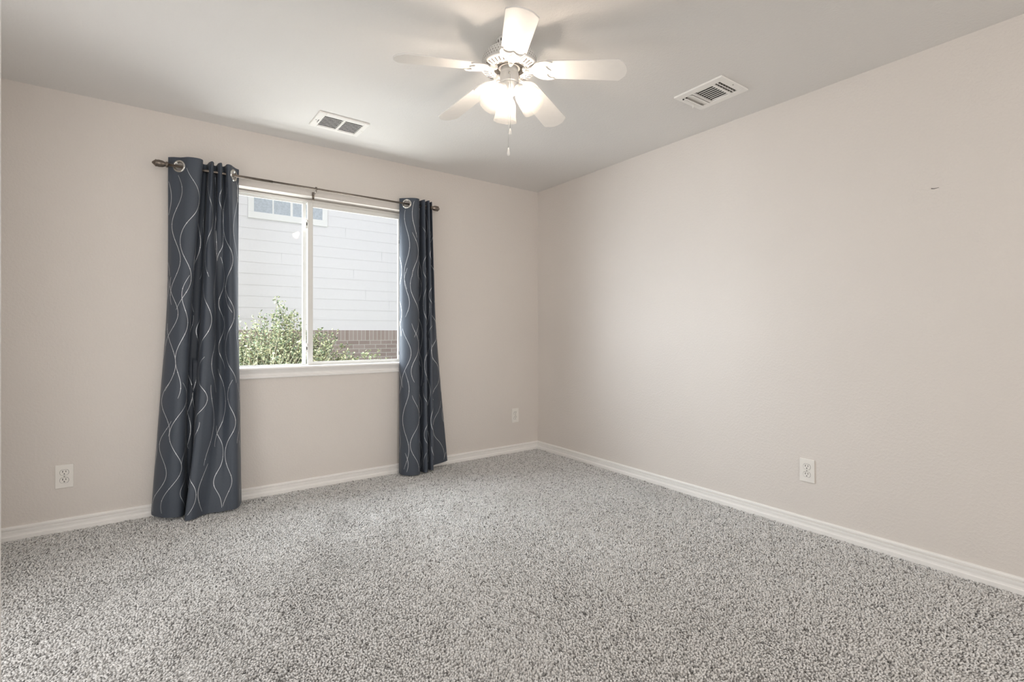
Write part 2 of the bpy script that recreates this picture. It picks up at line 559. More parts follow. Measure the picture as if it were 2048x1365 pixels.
# carpet pile: leaning yarn tufts over the part of the floor that can be seen
def carpet_pile():
    rng = np.random.default_rng(12)
    sp = 0.0082
    xs = np.arange(RX0 + 0.02, -0.0185, sp)
    ys = np.arange(-3.45, -0.0185, sp)
    gx, gy = np.meshgrid(xs, ys)
    gx = gx.ravel() + rng.uniform(-0.45, 0.45, gx.size) * sp
    gy = gy.ravel() + rng.uniform(-0.45, 0.45, gy.size) * sp
    ok = (gx < -0.018) & (gy < -0.018) & ~((gx < ex + 0.006) & (gy < ey + 0.006)) & (gx > RX0 + 0.004)
    # the corner of the floor the near doorway hides is left out
    gx, gy = gx[ok], gy[ok]
    n = gx.size
    def waves(k, seed, lo, hi):
        r = np.random.default_rng(seed)
        f_ = np.zeros(n)
        for _ in range(k):
            a, w, p = r.uniform(0, 2 * PI), r.uniform(lo, hi), r.uniform(0, 2 * PI)
            f_ += np.sin((gx * math.cos(a) + gy * math.sin(a)) * w + p)
        return f_ / math.sqrt(k / 2)
    la = waves(7, 3, 1.5, 7.0) * 0.9 + waves(6, 4, 8, 22) * 0.35           # direction the pile lies in
    lm = 0.0034 + 0.0018 * waves(6, 5, 2, 9)                                # how far it lies over
    px, py = np.cos(la) * lm, np.sin(la) * lm
    # long shallow dents left by the vacuum and by feet
    dent = np.zeros(n)
    r = np.random.default_rng(8)
    for _ in range(34):
        cx, cy, a = r.uniform(-3.4, -0.2), r.uniform(-3.2, -0.3), R(r.choice([38, 45, 52, -35, 10, 80])) + r.uniform(-0.15, 0.15)
        ln, wd, dp = r.uniform(0.12, 0.55), r.uniform(0.010, 0.020), r.uniform(0.002, 0.0055)
        u = (gx - cx) * math.cos(a) + (gy - cy) * math.sin(a)
        v = -(gx - cx) * math.sin(a) + (gy - cy) * math.cos(a) + 0.03 * np.sin(u * 7 + cx)
        dent += dp * np.exp(-(v / wd) ** 2) * np.clip(1 - (np.abs(u) / ln) ** 4, 0, 1)
    dent += 0.0022 * np.clip(waves(9, 15, 3, 14) - 0.6, 0, 1.5)
    h = PILE * rng.uniform(0.78, 1.06, n) - dent
    rad = 0.0047 * rng.uniform(0.8, 1.2, n)
    tx, ty = rng.normal(0, 0.0019, n) + px, rng.normal(0, 0.0019, n) + py
    a0 = rng.uniform(0, 2 * PI, n)
    V = np.zeros((n, 7, 3), np.float32)
    for k in range(3):
        a = a0 + k * 2 * PI / 3
        V[:, k, 0] = gx + np.cos(a) * rad * 0.8; V[:, k, 1] = gy + np.sin(a) * rad * 0.8; V[:, k, 2] = -PILE
        a = a + 0.6
        V[:, 3 + k, 0] = gx + tx * 0.55 + np.cos(a) * rad; V[:, 3 + k, 1] = gy + ty * 0.55 + np.sin(a) * rad; V[:, 3 + k, 2] = -PILE + h * 0.76
    V[:, 6, 0] = gx + tx; V[:, 6, 1] = gy + ty; V[:, 6, 2] = -PILE + h
    quads = np.array([[0, 1, 4, 3], [1, 2, 5, 4], [2, 0, 3, 5]])
    tris = np.array([[3, 4, 6], [4, 5, 6], [5, 3, 6]])
    base = (np.arange(n) * 7)[:, None, None]
    loops = np.concatenate([(quads[None] + base).reshape(n, 12), (tris[None] + base).reshape(n, 9)], axis=1).ravel().astype(np.int32)
    tot = np.tile(np.array([4, 4, 4, 3, 3, 3], np.int32), n)
    start = np.concatenate([[0], np.cumsum(tot)[:-1]]).astype(np.int32)
    me = bpy.data.meshes.new('carpet_pile')
    me.vertices.add(n * 7); me.vertices.foreach_set('co', V.ravel())
    me.loops.add(loops.size); me.loops.foreach_set('vertex_index', loops)
    me.polygons.add(tot.size); me.polygons.foreach_set('loop_start', start); me.polygons.foreach_set('loop_total', tot)
    me.polygons.foreach_set('use_smooth', np.ones(tot.size, bool))
    yarn = np.clip(rng.normal(0.5, 0.24, n), 0, 1).astype(np.float32)       # each yarn has its own dye shade
    at = me.attributes.new('yarn_shade', 'FLOAT', 'POINT')
    at.data.foreach_set('value', np.repeat(yarn, 7))
    me.materials.append(M['yarn'])
    me.update(calc_edges=True)
    o = bpy.data.objects.new('carpet_pile', me)
    COL.objects.link(o)
    return tag(o, 'grey speckled cut pile of the carpet, marked by vacuuming', 'carpet', None, 'stuff')
carpet_pile()

# small marks on the right wall
s = MB(); s.tube([(-0.0006, -2.952, 1.777), (-0.0008, -2.963, 1.774), (-0.0006, -2.980, 1.7755)], [0.0022, 0.0016, 0.0007], 6)
tag(s.build('scuff_mark', M['slot_shadow'], wall_right), 'small dark scuff on the bare wall')

# ------------------------------------------------------------------ window
win = tag(bpy.data.objects.new('window_1', None), 'white sliding window', None, None, 'structure')
COL.objects.link(win)
FY0, FY1 = 0.095, 0.135                    # outer frame
FZT = 2.042
b = MB()
b.box((WX0, FY0, FZT - 0.002), (WX1, FY1, WZ1), 0, 0.002)
b.box((WX0, FY0, WZ0), (WX1, FY1, 0.868), 0, 0.002)
b.box((WX0, FY0, 0.868), (WX0 + 0.028, FY1, FZT), 0, 0.002)
b.box((WX1 - 0.028, FY0, 0.868), (WX1, FY1, FZT), 0, 0.002)
b.box((WX1 - 0.034, FY0 - 0.012, 0.868), (WX1 - 0.018, FY0, FZT), 0, 0.001)
b.box((WX0, FY0 - 0.012, FZT + 0.004), (WX1, FY0, FZT + 0.02), 0, 0.001)
b.build('window_frame', M['vinyl'], win)
# left, fixed lite behind
b = MB()
b.box((-2.098, 0.100, 0.868), (-2.076, 0.128, FZT - 0.001), 0, 0.0015)
b.box((WX0 + 0.028, 0.104, 0.868), (-2.098, 0.124, 0.874)); b.box((WX0 + 0.028, 0.104, 2.034), (-2.098, 0.124, FZT - 0.002))
fix = b.build('fixed_sash', M['vinyl'], win)
b = MB(); b.box((WX0 + 0.028, 0.112, 0.872), (-2.097, 0.115, 2.036))
b.build('window_pane', M['glass'], fix)
# right, sliding sash in front
b = MB()
b.box((-2.073, 0.066, 0.866), (-2.036, 0.092, FZT), 0, 0.002)
b.box((-2.036, 0.068, 0.866), (WX1 - 0.034, 0.092, 0.888), 0, 0.002)
b.box((-2.036, 0.068, 2.012), (WX1 - 0.034, 0.092, FZT), 0, 0.002)
b.box((WX1 - 0.046, 0.068, 0.888), (WX1 - 0.034, 0.092, 2.012), 0, 0.002)
sash = b.build('sliding_sash', M['vinyl'], win)
b = MB(); b.box((-2.037, 0.078, 0.887), (WX1 - 0.045, 0.081, 2.013))
b.build('window_pane', M['glass'], sash)
for z in (1.885, 0.99):
    b = MB()
    b.box((-2.090, 0.060, z - 0.035), (-2.074, 0.070, z + 0.035), 0, 0.004)
    b.lathe([(0.001, 0), (0.007, 0.001), (0.007, 0.01), (0.003, 0.014), (0.0005, 0.014)], 12, 0, True, Matrix.Translation((-2.08, 0.060, z + 0.018)) @ Matrix.Rotation(R(90), 4, 'X'))
    b.box((-2.083, 0.0575, z - 0.014), (-2.077, 0.060, z + 0.006), 1)
    b.build('latch', [M['white'], M['dark']], sash)
for z in (1.83, 0.935):
    b = MB(); b.box((WX1 - 0.044, 0.058, z - 0.013), (WX1 - 0.038, 0.067, z + 0.013), 0, 0.0015)
    b.build('sash_stop', M['slot_shadow'], sash)
# stool and apron
b = MB()
prof = [(0.0, 0.790), (0.012, 0.790), (0.016, 0.796), (0.016, 0.806), (0.010, 0.812), (0.010, 0.822), (0.014, 0.830), (0.022, 0.842), (0.024, 0.847),
        (0.031, 0.848), (0.035, 0.853), (0.035, 0.860), (0.031, 0.865), (-0.094, 0.866), (-0.094, 0.847), (0.0, 0.846)]
b.sweep(prof, (WX0 + 0.0005, 0, 0), (WX1 - 0.0005, 0, 0), (0, -1, 0))
structure(b.build('trim_1', M['trim']), 'white window stool with moulded apron')

# ------------------------------------------------------------------ curtain rod
RODY, RODZ = -0.085, 2.104
rod = thing('curtain_rod', 'thin pewter curtain rod with turned finials above the window', 'curtain rod', (-2.04, RODY, RODZ))
def rl(x, y=0, z=0):
    return (x + 2.04, y, z)
b = MB(); b.tube([rl(-2.92), rl(-2.33)], 0.0085, 14)
b.build('outer_tube', M['bronze'], rod)
b = MB(); b.tube([rl(-2.34), rl(-1.15)], 0.0068, 14)
b.build('inner_tube', M['bronze'], rod)
FIN = [(0.0005, 0.075), (0.006, 0.072), (0.016, 0.061), (0.021, 0.057), (0.021, 0.054), (0.0195, 0.052), (0.0215, 0.040), (0.019, 0.022), (0.013, 0.010),
       (0.012, 0.008), (0.017, 0.006), (0.017, -0.002), (0.012, -0.006), (0.0092, -0.008)]
for x, s in ((-2.905, -1), (-1.165, 1)):
    b = MB(); b.lathe(FIN, 20, 0, True, Matrix.Translation(rl(x)) @ Matrix.Rotation(R(90) * s, 4, 'Y'))
    b.build('finial', M['bronze'], rod)
for x in (-2.80, -2.052, -1.215):
    b = MB()
    b.tube([rl(x, -0.002, -0.012), rl(x, 0.0, -0.018), rl(x, 0.02, -0.022), rl(x, 0.079, -0.022)], 0.0045, 8)
    b.box(rl(x - 0.008, 0.079, -0.062), rl(x + 0.008, 0.0835, -0.004), 0, 0.002)
    b.tube([rl(x, 0.013 * math.cos(a), 0.013 * math.sin(a)) for a in [PI + 0.3 + k * 0.4 for k in range(7)]], 0.003, 6)
    b.box(rl(x - 0.006, -0.004, 0.004), rl(x + 0.006, 0.004, 0.013), 0, 0.001)
    b.lathe([(0.0035, 0), (0.0035, 0.004), (0.0005, 0.005)], 8, 1, True, Matrix.Translation(rl(x, 0.079, -0.05)) @ Matrix.Rotation(R(90), 4, 'X'))
    b.build('bracket', [M['bronze'], M['dark']], rod)

# ------------------------------------------------------------------ curtains
def catmull(pts, n):
    """n points along a centripetal-ish Catmull-Rom through pts, uniform in parameter"""
    P = [Vector(p) for p in pts]
    P = [P[0] * 2 - P[1]] + P + [P[-1] * 2 - P[-2]]
    m = len(P) - 3
    outp = []
    for i in range(n):
        t = i / (n - 1) * m
        k = min(int(t), m - 1)
        u = t - k
        a, b_, c_, d = P[k], P[k + 1], P[k + 2], P[k + 3]
        outp.append(0.5 * ((2 * b_) + (c_ - a) * u + (2 * a - 5 * b_ + 4 * c_ - d) * u * u + (3 * b_ - a - 3 * c_ + d) * u ** 3))
    return outp

def make_curtain(name, label, levels, grommet_x, hem, seed):
    """levels = [(z, [(x, y), ...]), ...] from top to bottom; all with the same number of fold points"""
    rnd = random.Random(seed)
    NC, NR = 300, 150
    secs = []
    for z, pts in levels:
        d = catmull(pts, 900)
        secs.append((z, d))
    # arc length of the middle section sets the columns
    ref = secs[1][1]
    acc = [0.0]
    for i in range(1, len(ref)):
        acc.append(acc[-1] + (ref[i] - ref[i - 1]).length)
    L = acc[-1]
    def idx(u):
        u = max(0, min(L, u))
        lo, hi = 0, len(acc) - 1
        while hi - lo > 1:
            md = (lo + hi) // 2
            if acc[md] <= u: lo = md
            else: hi = md
        w = (u - acc[lo]) / max(1e-9, acc[hi] - acc[lo])
        return lo + w
    ztop = levels[0][0]
    def sect(k, t):
        d = secs[k][1]
        i = int(t)
        w = t - i
        return d[i] * (1 - w) + d[min(i + 1, len(d) - 1)] * w
    def surf(u, v):
        """u = metres across the cloth, v = 0 top .. 1 hem"""
        t = idx(u)
        fs_ = t / 899
        zb = hem[0] + 0
        # hem height interpolated along the cloth
        hh = hem
        q = fs_ * (len(hh) - 1)
        i = min(int(q), len(hh) - 2)
        zb = hh[i] * (1 - (q - i)) + hh[i + 1] * (q - i)
        z = ztop + (zb - ztop) * v
        k = 0
        while k < len(secs) - 2 and z < secs[k + 1][0]:
            k += 1
        z0, z1 = secs[k][0], secs[k + 1][0]
        w = max(0, min(1, (z0 - z) / (z0 - z1)))
        # Hermite-like blending over levels
        p0, p1 = sect(k, t), sect(k + 1, t)
        pm = sect(max(k - 1, 0), t); pn = sect(min(k + 2, len(secs) - 1), t)
        zm = secs[max(k - 1, 0)][0]; zn = secs[min(k + 2, len(secs) - 1)][0]
        m0 = (p1 - pm) / (z1 - zm) * (z1 - z0) if zm != z1 else (p1 - p0)
        m1 = (pn - p0) / (zn - z0) * (z1 - z0) if zn != z0 else (p1 - p0)
        h00 = 2 * w ** 3 - 3 * w * w + 1; h10 = w ** 3 - 2 * w * w + w
        h01 = -2 * w ** 3 + 3 * w * w; h11 = w ** 3 - w * w
        p = p0 * h00 + m0 * h10 + p1 * h01 + m1 * h11
        wob = 0.0018 * math.sin(u * 41 + v * 7) * math.sin(v * 9 + u * 5) * min(1, v * 6)
        y = min(p.y + wob, -0.040 if 0.74 < z < 0.92 and -2.775 < p.x < -1.325 else -0.022)
        return Vector((p.x, y, z))
    # grommets: where the cloth crosses the rod line
    gz = RODZ
    v_g = (ztop - gz) / (ztop - sum(hem) / len(hem))
    gro = []
    for gx in grommet_x:
        best = None
        for i in range(1200):
            u = L * i / 1199
            p = surf(u, v_g)
            d = abs(p.x - gx) * 1.0 + abs(p.y - RODY) * 2.0
            if best is None or d < best[0]:
                best = (d, u)
        u = best[1]
        p = (surf(u, v_g) + surf(u + 0.028, v_g) + surf(u - 0.028, v_g)) / 3
        tu = (surf(u + 0.030, v_g) - surf(u - 0.030, v_g)).normalized()
        n = tu.cross(Vector((0, 0, 1))).normalized()
        if n.y > 0: n = -n
        gro.append((u, Vector((p.x, p.y, gz)), n))
    vs = []
    vv = [(j / (NR - 1)) for j in range(NR)]
    vv = [0.09 * (x / 0.25) if x < 0.25 else 0.09 + 0.91 * (x - 0.25) / 0.75 for x in vv]
    for v in vv:
        for i in range(NC):
            vs.append(surf(L * i / (NC - 1), v))
    fs = []
    for j in range(NR - 1):
        for i in range(NC - 1):
            q = [j * NC + i, j * NC + i + 1, (j + 1) * NC + i + 1, (j + 1) * NC + i]
            cc = (vs[q[0]] + vs[q[2]]) / 2
            uu = L * (i + 0.5) / (NC - 1)
            hole = any(abs(uu - g[0]) < 0.05 and (cc - g[1]).length < 0.0272 for g in gro)
            if not hole:
                fs.append(q)
    mb = MB()
    mb.add(vs, fs, 0, True)
    # printed silver vines: ribbons lying a hair off the cloth, same mesh
    def ribbon(path, wd):
        pv, pf = [], []
        for k, (u, v) in enumerate(path):
            u2, v2 = path[min(k + 1, len(path) - 1)]
            u1, v1 = path[max(k - 1, 0)]
            c0 = surf(u, v)
            tu = (surf(u + 0.004, v) - surf(u - 0.004, v)).normalized()
            n = tu.cross(Vector((0, 0, 1))).normalized()
            du, dv = u2 - u1, (v2 - v1) * ztop
            ln = math.hypot(du, dv) or 1
            px_, pz_ = dv / ln, du / ln
            side = tu * px_ + Vector((0, 0, 1)) * pz_
            taper = wd * (0.45 + 0.55 * math.sin(PI * min(1, max(0, k / (len(path) - 1)))) ** 0.5)
            for sgn in (1, -1):
                q = c0 + n * 0.0018 * sgn
                pv += [q - side * taper / 2, q + side * taper / 2]
        for k in range(len(path) - 1):
            a = k * 4
            pf.append([a, a + 1, a + 5, a + 4])
            pf.append([a + 2, a + 6, a + 7, a + 3])
        mb.add(pv, pf, 1, True)
    def dot(u, v):
        c0 = surf(u, v)
        tu = (surf(u + 0.004, v) - surf(u - 0.004, v)).normalized()
        n = tu.cross(Vector((0, 0, 1))).normalized()
        for sgn in (1, -1):
            ring = [c0 + n * 0.0022 * sgn + (tu * math.cos(a) + Vector((0, 0, 1)) * math.sin(a)) * 0.0027 for a in [k * PI / 4 for k in range(8)]]
            mb.add(ring, [list(range(8))], 1)
    u0 = 0.0
    while u0 < L + 0.02:
        zc = ztop - rnd.random() * 0.25
        while zc > 0.06:
            ln = 0.30 + 0.60 * rnd.random()
            lam, ph = 0.32 + 0.20 * rnd.random(), rnd.random() * 2 * PI
            A, dr = 0.022 + 0.016 * rnd.random(), rnd.uniform(-0.05, 0.05)
            path = []
            for k in range(int(ln / 0.012)):
                z = zc - k * 0.012
                if z < 0.02: break
                u = u0 + A * math.sin(2 * PI * z / lam + ph) + dr * (k * 0.012 - ln / 2)
                if 0.004 < u < L - 0.004:
                    path.append((u, (ztop - z) / ztop))
                else:
                    if len(path) > 4: ribbon(path, 0.0029)
                    path = []
            if len(path) > 4:
                ribbon(path, 0.0029)
                q = rnd.randrange(3, 8)
                while q < len(path) - 2:
                    dot(*path[q])
                    q += rnd.choice((6, 8, 11))
            zc -= ln * rnd.uniform(0.55, 1.1) + 0.04
        u0 += 0.055 + 0.03 * rnd.random()
    cx = sum(p.x for p in vs) / len(vs)
    root = thing(name, label, 'curtain', (cx, -0.1, 0), group='curtains on the window rod')
    off = Vector((cx, -0.1, 0))
    mb.v = [p - off for p in mb.v]
    mb.build('curtain_panel', [M['fabric'], M['foil']], root, fix=False)
    for (u, p, n) in gro:
        q = n.to_track_quat('Z', 'Y').to_matrix().to_4x4()
        ring = []
        for k in range(13):
            a = 2 * PI * k / 12
            ring.append((0.0305 + 0.0075 * math.cos(a), 0.0072 * math.sin(a)))
        g = MB(); g.lathe(ring, 32, 0, True, Matrix.Translation(p - off) @ q, close=False)
        g.build('grommet', M['chrome'], root)
    return root

# left curtain, folds from left to right
LT = [(-2.900, -0.050), (-2.872, -0.072), (-2.838, -0.088), (-2.800, -0.125), (-2.755, -0.135), (-2.728, -0.118), (-2.722, -0.075), (-2.720, -0.034), (-2.700, -0.030),
      (-2.692, -0.085), (-2.678, -0.122), (-2.666, -0.095), (-2.662, -0.045), (-2.650, -0.040), (-2.643, -0.100), (-2.628, -0.124), (-2.620, -0.085), (-2.616, -0.050), (-2.606, -0.060),
      (-2.596, -0.115), (-2.575, -0.112), (-2.560, -0.086), (-2.540, -0.055), (-2.522, -0.040)]
LM = [(-2.905, -0.035), (-2.893, -0.070), (-2.868, -0.100), (-2.835, -0.125), (-2.805, -0.130), (-2.785, -0.112), (-2.779, -0.070), (-2.776, -0.028), (-2.735, -0.026),
      (-2.727, -0.085), (-2.715, -0.120), (-2.695, -0.128), (-2.675, -0.120), (-2.660, -0.090), (-2.650, -0.055), (-2.630, -0.045), (-2.612, -0.060), (-2.602, -0.100), (-2.590, -0.125),
      (-2.572, -0.130), (-2.556, -0.120), (-2.543, -0.100), (-2.533, -0.070), (-2.526, -0.040)]
LN = [(-2.945, -0.035), (-2.935, -0.072), (-2.905, -0.115), (-2.870, -0.145), (-2.840, -0.150), (-2.815, -0.125), (-2.808, -0.080), (-2.803, -0.035), (-2.768, -0.035),
      (-2.762, -0.110), (-2.755, -0.165), (-2.730, -0.175), (-2.705, -0.165), (-2.680, -0.150), (-2.660, -0.120), (-2.640, -0.100), (-2.618, -0.105), (-2.602, -0.130), (-2.585, -0.150),
      (-2.565, -0.155), (-2.547, -0.145), (-2.532, -0.115), (-2.522, -0.080), (-2.515, -0.040)]
LB = [(-2.985, -0.035), (-2.980, -0.075), (-2.950, -0.125), (-2.910, -0.165), (-2.870, -0.180), (-2.835, -0.170), (-2.815, -0.120), (-2.800, -0.085), (-2.780, -0.110),
      (-2.812, -0.190), (-2.826, -0.238), (-2.800, -0.252), (-2.772, -0.238), (-2.740, -0.205), (-2.710, -0.190), (-2.680, -0.195), (-2.650, -0.205), (-2.625, -0.205), (-2.600, -0.200),
      (-2.575, -0.205), (-2.548, -0.195), (-2.528, -0.155), (-2.514, -0.095), (-2.508, -0.040)]
make_curtain('curtain', 'navy grommet curtain with silver vine print left of the window, the wider one', [(2.160, LT), (1.30, LM), (0.62, LN), (0.0, LB)],
             [-2.838, -2.560], [0.022, 0.014, 0.006, 0.004, 0.006, 0.006, 0.016], 11)

RT = [(-1.418, -0.040), (-1.400, -0.060), (-1.372, -0.085), (-1.345, -0.108), (-1.312, -0.122), (-1.280, -0.108), (-1.272, -0.070), (-1.268, -0.042), (-1.258, -0.055),
      (-1.250, -0.105), (-1.238, -0.122), (-1.228, -0.095), (-1.222, -0.050), (-1.212, -0.055), (-1.208, -0.108), (-1.196, -0.118), (-1.188, -0.085), (-1.182, -0.048),
      (-1.172, -0.062), (-1.166, -0.095), (-1.155, -0.075), (-1.150, -0.040)]
RM = [(-1.415, -0.035), (-1.408, -0.070), (-1.385, -0.105), (-1.352, -0.132), (-1.315, -0.140), (-1.285, -0.115), (-1.272, -0.075), (-1.262, -0.052), (-1.250, -0.070),
      (-1.240, -0.108), (-1.225, -0.120), (-1.212, -0.095), (-1.206, -0.065), (-1.196, -0.075), (-1.188, -0.108), (-1.172, -0.112), (-1.160, -0.085), (-1.150, -0.062),
      (-1.140, -0.068), (-1.128, -0.075), (-1.112, -0.058), (-1.100, -0.032)]
RB = [(-1.430, -0.060), (-1.432, -0.105), (-1.415, -0.145), (-1.380, -0.175), (-1.335, -0.185), (-1.300, -0.165), (-1.286, -0.120), (-1.278, -0.095), (-1.268, -0.110),
      (-1.262, -0.150), (-1.245, -0.170), (-1.225, -0.150), (-1.215, -0.115), (-1.205, -0.120), (-1.200, -0.150), (-1.182, -0.155), (-1.165, -0.115), (-1.150, -0.080),
      (-1.120, -0.060), (-1.080, -0.055), (-1.030, -0.042), (-0.985, -0.026)]
make_curtain('curtain', 'navy grommet curtain with silver vine print right of the window, the narrow bunched one', [(2.150, RT), (1.20, RM), (0.0, RB)],
             [-1.372], [0.008, 0.006, 0.005, 0.008, 0.012, 0.022, 0.030], 23)

# ------------------------------------------------------------------ outlets
PW, PH = 0.078, 0.130
def make_outlet(label, loc, rz):
    root = thing('electrical_outlet', label, 'outlet', loc, (0, 0, rz), 'duplex outlets on the walls')
    b = MB(); b.box((-PW / 2, -0.0075, -PH / 2), (PW / 2, 0, PH / 2), 0, 0.003)
    plate = b.build('cover_plate', M['plate'], root)
    b = MB(); b.lathe([(0.0035, 0), (0.0035, 0.0014), (0.0005, 0.002)], 12, 0, True, Matrix.Translation((0, -0.007, 0)) @ Matrix.Rotation(R(90), 4, 'X'))
    b.build('screw', M['chrome'], plate)
    for dz in (0.0215, -0.0215):
        ol = []
        for k in range(32):
            a = 2 * PI * k / 32
            ol.append((0.0185 * math.cos(a), max(-0.0145, min(0.0145, 0.0185 * math.sin(a)))))
        mx = Matrix.Translation((0, -0.007, dz)) @ Matrix.Rotation(R(90), 4, 'X')
        b = MB(); b.prism([(x * 1.07, y * 1.07) for x, y in ol], 0.0002, 0.0006, 1, mx); b.prism(ol, 0.0006, 0.0022, 0, mx)
        rc = b.build('receptacle', [M['plate'], M['slot_shadow']], root)
        for sx, hh in ((-0.0068, 0.0052), (0.0068, 0.0042)):
            b = MB(); b.box((sx - 0.0014, -0.0097, dz + 0.0022 - hh + 0.003), (sx + 0.0014, -0.0089, dz + 0.0022 + hh + 0.003))
            b.build('slot', M['dark'], rc)
        b = MB(); b.lathe([(0.0028, 0), (0.0028, 0.0007), (0.0001, 0.0008)], 12, 0, True, Matrix.Translation((0, -0.0090, dz - 0.0078)) @ Matrix.Rotation(R(90), 4, 'X'))
        b.build('ground_hole', M['dark'], rc)
    return root
make_outlet('white duplex outlet low on the window wall, left of the wide curtain', (-3.372, 0, 0.301), 0)
make_outlet('white duplex outlet on the window wall close to the room corner', (-0.270, 0, 0.335), 0)
make_outlet('white duplex outlet alone on the long bare right wall', (0, -2.408, 0.327), R(-90))

# ------------------------------------------------------------------ ceiling vents
def vent_return():
    x0, x1, y0, y1 = -0.156, 0.156, -0.120, 0.120
    root = thing('air_vent', 'white ceiling vent with two side by side louvre banks, above the window', 'air vent', (-2.006, -0.470, H), (0, 0, R(1.5)))
    b = MB()
    zt, zb = 0.0, -0.012
    wx = 0.030
    b.box((x0, y0, zb), (x0 + wx + 0.012, y1, zt), 0, 0.003); b.box((x1 - wx, y0, zb), (x1, y1, zt), 0, 0.003)
    b.box((x0 + wx + 0.012, y0, zb), (x1 - wx, y0 + 0.032, zt), 0, 0.003); b.box((x0 + wx + 0.012, y1 - 0.032, zb), (x1 - wx, y1, zt), 0, 0.003)
    b.box((0.0, y0 + 0.03, zb), (0.014, y1 - 0.03, zt), 0, 0.002)
    fr = b.build('vent_frame', M['white'], root)
    for x in (x0 + 0.012, x1 - 0.012):
        b = MB(); b.lathe([(0.004, 0), (0.003, -0.002), (0.0003, -0.0025)], 10, 0, True, Matrix.Translation((x, 0, zb)))
        b.build('screw', M['chrome'], fr)
    b = MB(); b.box((x0 + 0.03, y0 + 0.03, -0.0012), (x1 - 0.028, y1 - 0.03, -0.0002))
    b.build('duct_opening', M['dark'], root)
    b = MB(); b.box((x0 + 0.0245, -0.010, zb - 0.0006), (x0 + 0.0285, 0.035, zb + 0.001), 1)
    b.tube([(x0 + 0.0265, 0.02, zb), (x0 + 0.0265, 0.021, zb - 0.010)], 0.002, 8)
    b.build('lever', [M['white'], M['dark']], root)
    for xa, xb in ((x0 + wx + 0.012, 0.0), (0.014, x1 - wx)):
        for k in range(8):
            y = y0 + 0.043 + k * 0.0222
            mx = Matrix.Translation(((xa + xb) / 2, y, -0.0075)) @ Matrix.Rotation(R(12), 4, 'X')
            b = MB(); w = (xb - xa) / 2 - 0.0008
            b.box((-w, -0.0056, -0.0006), (w, 0.0056, 0.0006), 0, 0, mx)
            b.build('louvre', M['white'], root)
    return root
vent_return()

def vent_supply():
    x0, x1, y0, y1 = -0.128, 0.128, -0.148, 0.148
    root = thing('air_vent', 'white ceiling register with three louvre directions, near the right wall', 'air vent', (-0.447, -2.095, H), (0, 0, R(-1)))
    zb = -0.011
    b = MB()
    b.box((x0, y0, zb), (x0 + 0.045, y1, 0), 0, 0.003); b.box((x1 - 0.045, y0, zb), (x1, y1, 0), 0, 0.003)
    b.box((x0 + 0.045, y0, zb), (x1 - 0.045, y0 + 0.040, 0), 0, 0.003); b.box((x0 + 0.045, y1 - 0.030, zb), (x1 - 0.045, y1, 0), 0, 0.003)
    b.box((x0 + 0.045, y0 + 0.072, zb), (x1 - 0.045, y0 + 0.088, 0), 0, 0.0015)
    b.box((x0 + 0.045, y0 + 0.054, zb), (x1 - 0.045, y0 + 0.058, 0), 0, 0.0008)
    b.box((x0 + 0.045, y1 - 0.100, zb), (x1 - 0.045, y1 - 0.088, 0), 0, 0.0015)
    fr = b.build('vent_frame', M['white'], root)
    b = MB(); b.lathe([(0.004, 0), (0.003, -0.002), (0.0003, -0.0025)], 10, 0, True, Matrix.Translation((0, y0 + 0.014, zb)))
    b.build('screw', M['chrome'], fr)
    b = MB(); b.box((x0 + 0.04, y0 + 0.035, -0.0012), (x1 - 0.04, y1 - 0.095, -0.0002))
    b.build('duct_opening', M['dark'], root)
    for k in range(8):                                    # centre bank, slats along the vent
        x = x0 + 0.056 + k * 0.0205
        mx = Matrix.Translation((x, y0 + 0.124 + 0.012, -0.006)) @ Matrix.Rotation(R(-10), 4, 'Y')
        b = MB(); b.box((-0.0047, -0.048, -0.0006), (0.0047, 0.048, 0.0006), 0, 0, mx)
        b.build('louvre', M['white'], root)
    for k in range(7):                                    # end bank, short fins
        x = x0 + 0.058 + k * 0.0235
        b = MB()
        for ya, yb in ((y0 + 0.0405, y0 + 0.0535), (y0 + 0.0585, y0 + 0.0715)):
            mx = Matrix.Translation((x, (ya + yb) / 2, -0.006)) @ Matrix.Rotation(R(55), 4, 'Y')
            b.box((-0.003, -0.0064, -0.0006), (0.003, 0.0064, 0.0006), 0, 0, mx)
        b.build('fin', M['slot_shadow'], root)
    mx = Matrix.Translation((0, y1 - 0.070, -0.010)) @ Matrix.Rotation(R(14), 4, 'X')
    b = MB(); b.box((x0 + 0.046, -0.020, -0.001), (x1 - 0.046, 0.020, 0.001), 0, 0.0004, mx)
    b.build('end_louvre', M['white'], root)
    mx = Matrix.Translation((0, y1 - 0.038, -0.013)) @ Matrix.Rotation(R(24), 4, 'X')
    b = MB(); b.box((x0 + 0.046, -0.013, -0.001), (x1 - 0.046, 0.013, 0.001), 0, 0.0004, mx)
    b.build('end_louvre', M['white'], root)
    for ya in (y1 - 0.032, y1 - 0.052):
        b = MB(); b.box((x0 + 0.046, ya, -0.0155), (x0 + 0.053, ya + 0.007, -0.010))
        b.build('pivot_hole', M['dark'], root)
    b = MB(); b.tube([(0.03, y1 - 0.018, zb), (0.03, y1 - 0.014, zb - 0.018)], 0.003, 8)
    b.build('lever', [M['white'], M['dark']], root)
    return root
vent_supply()

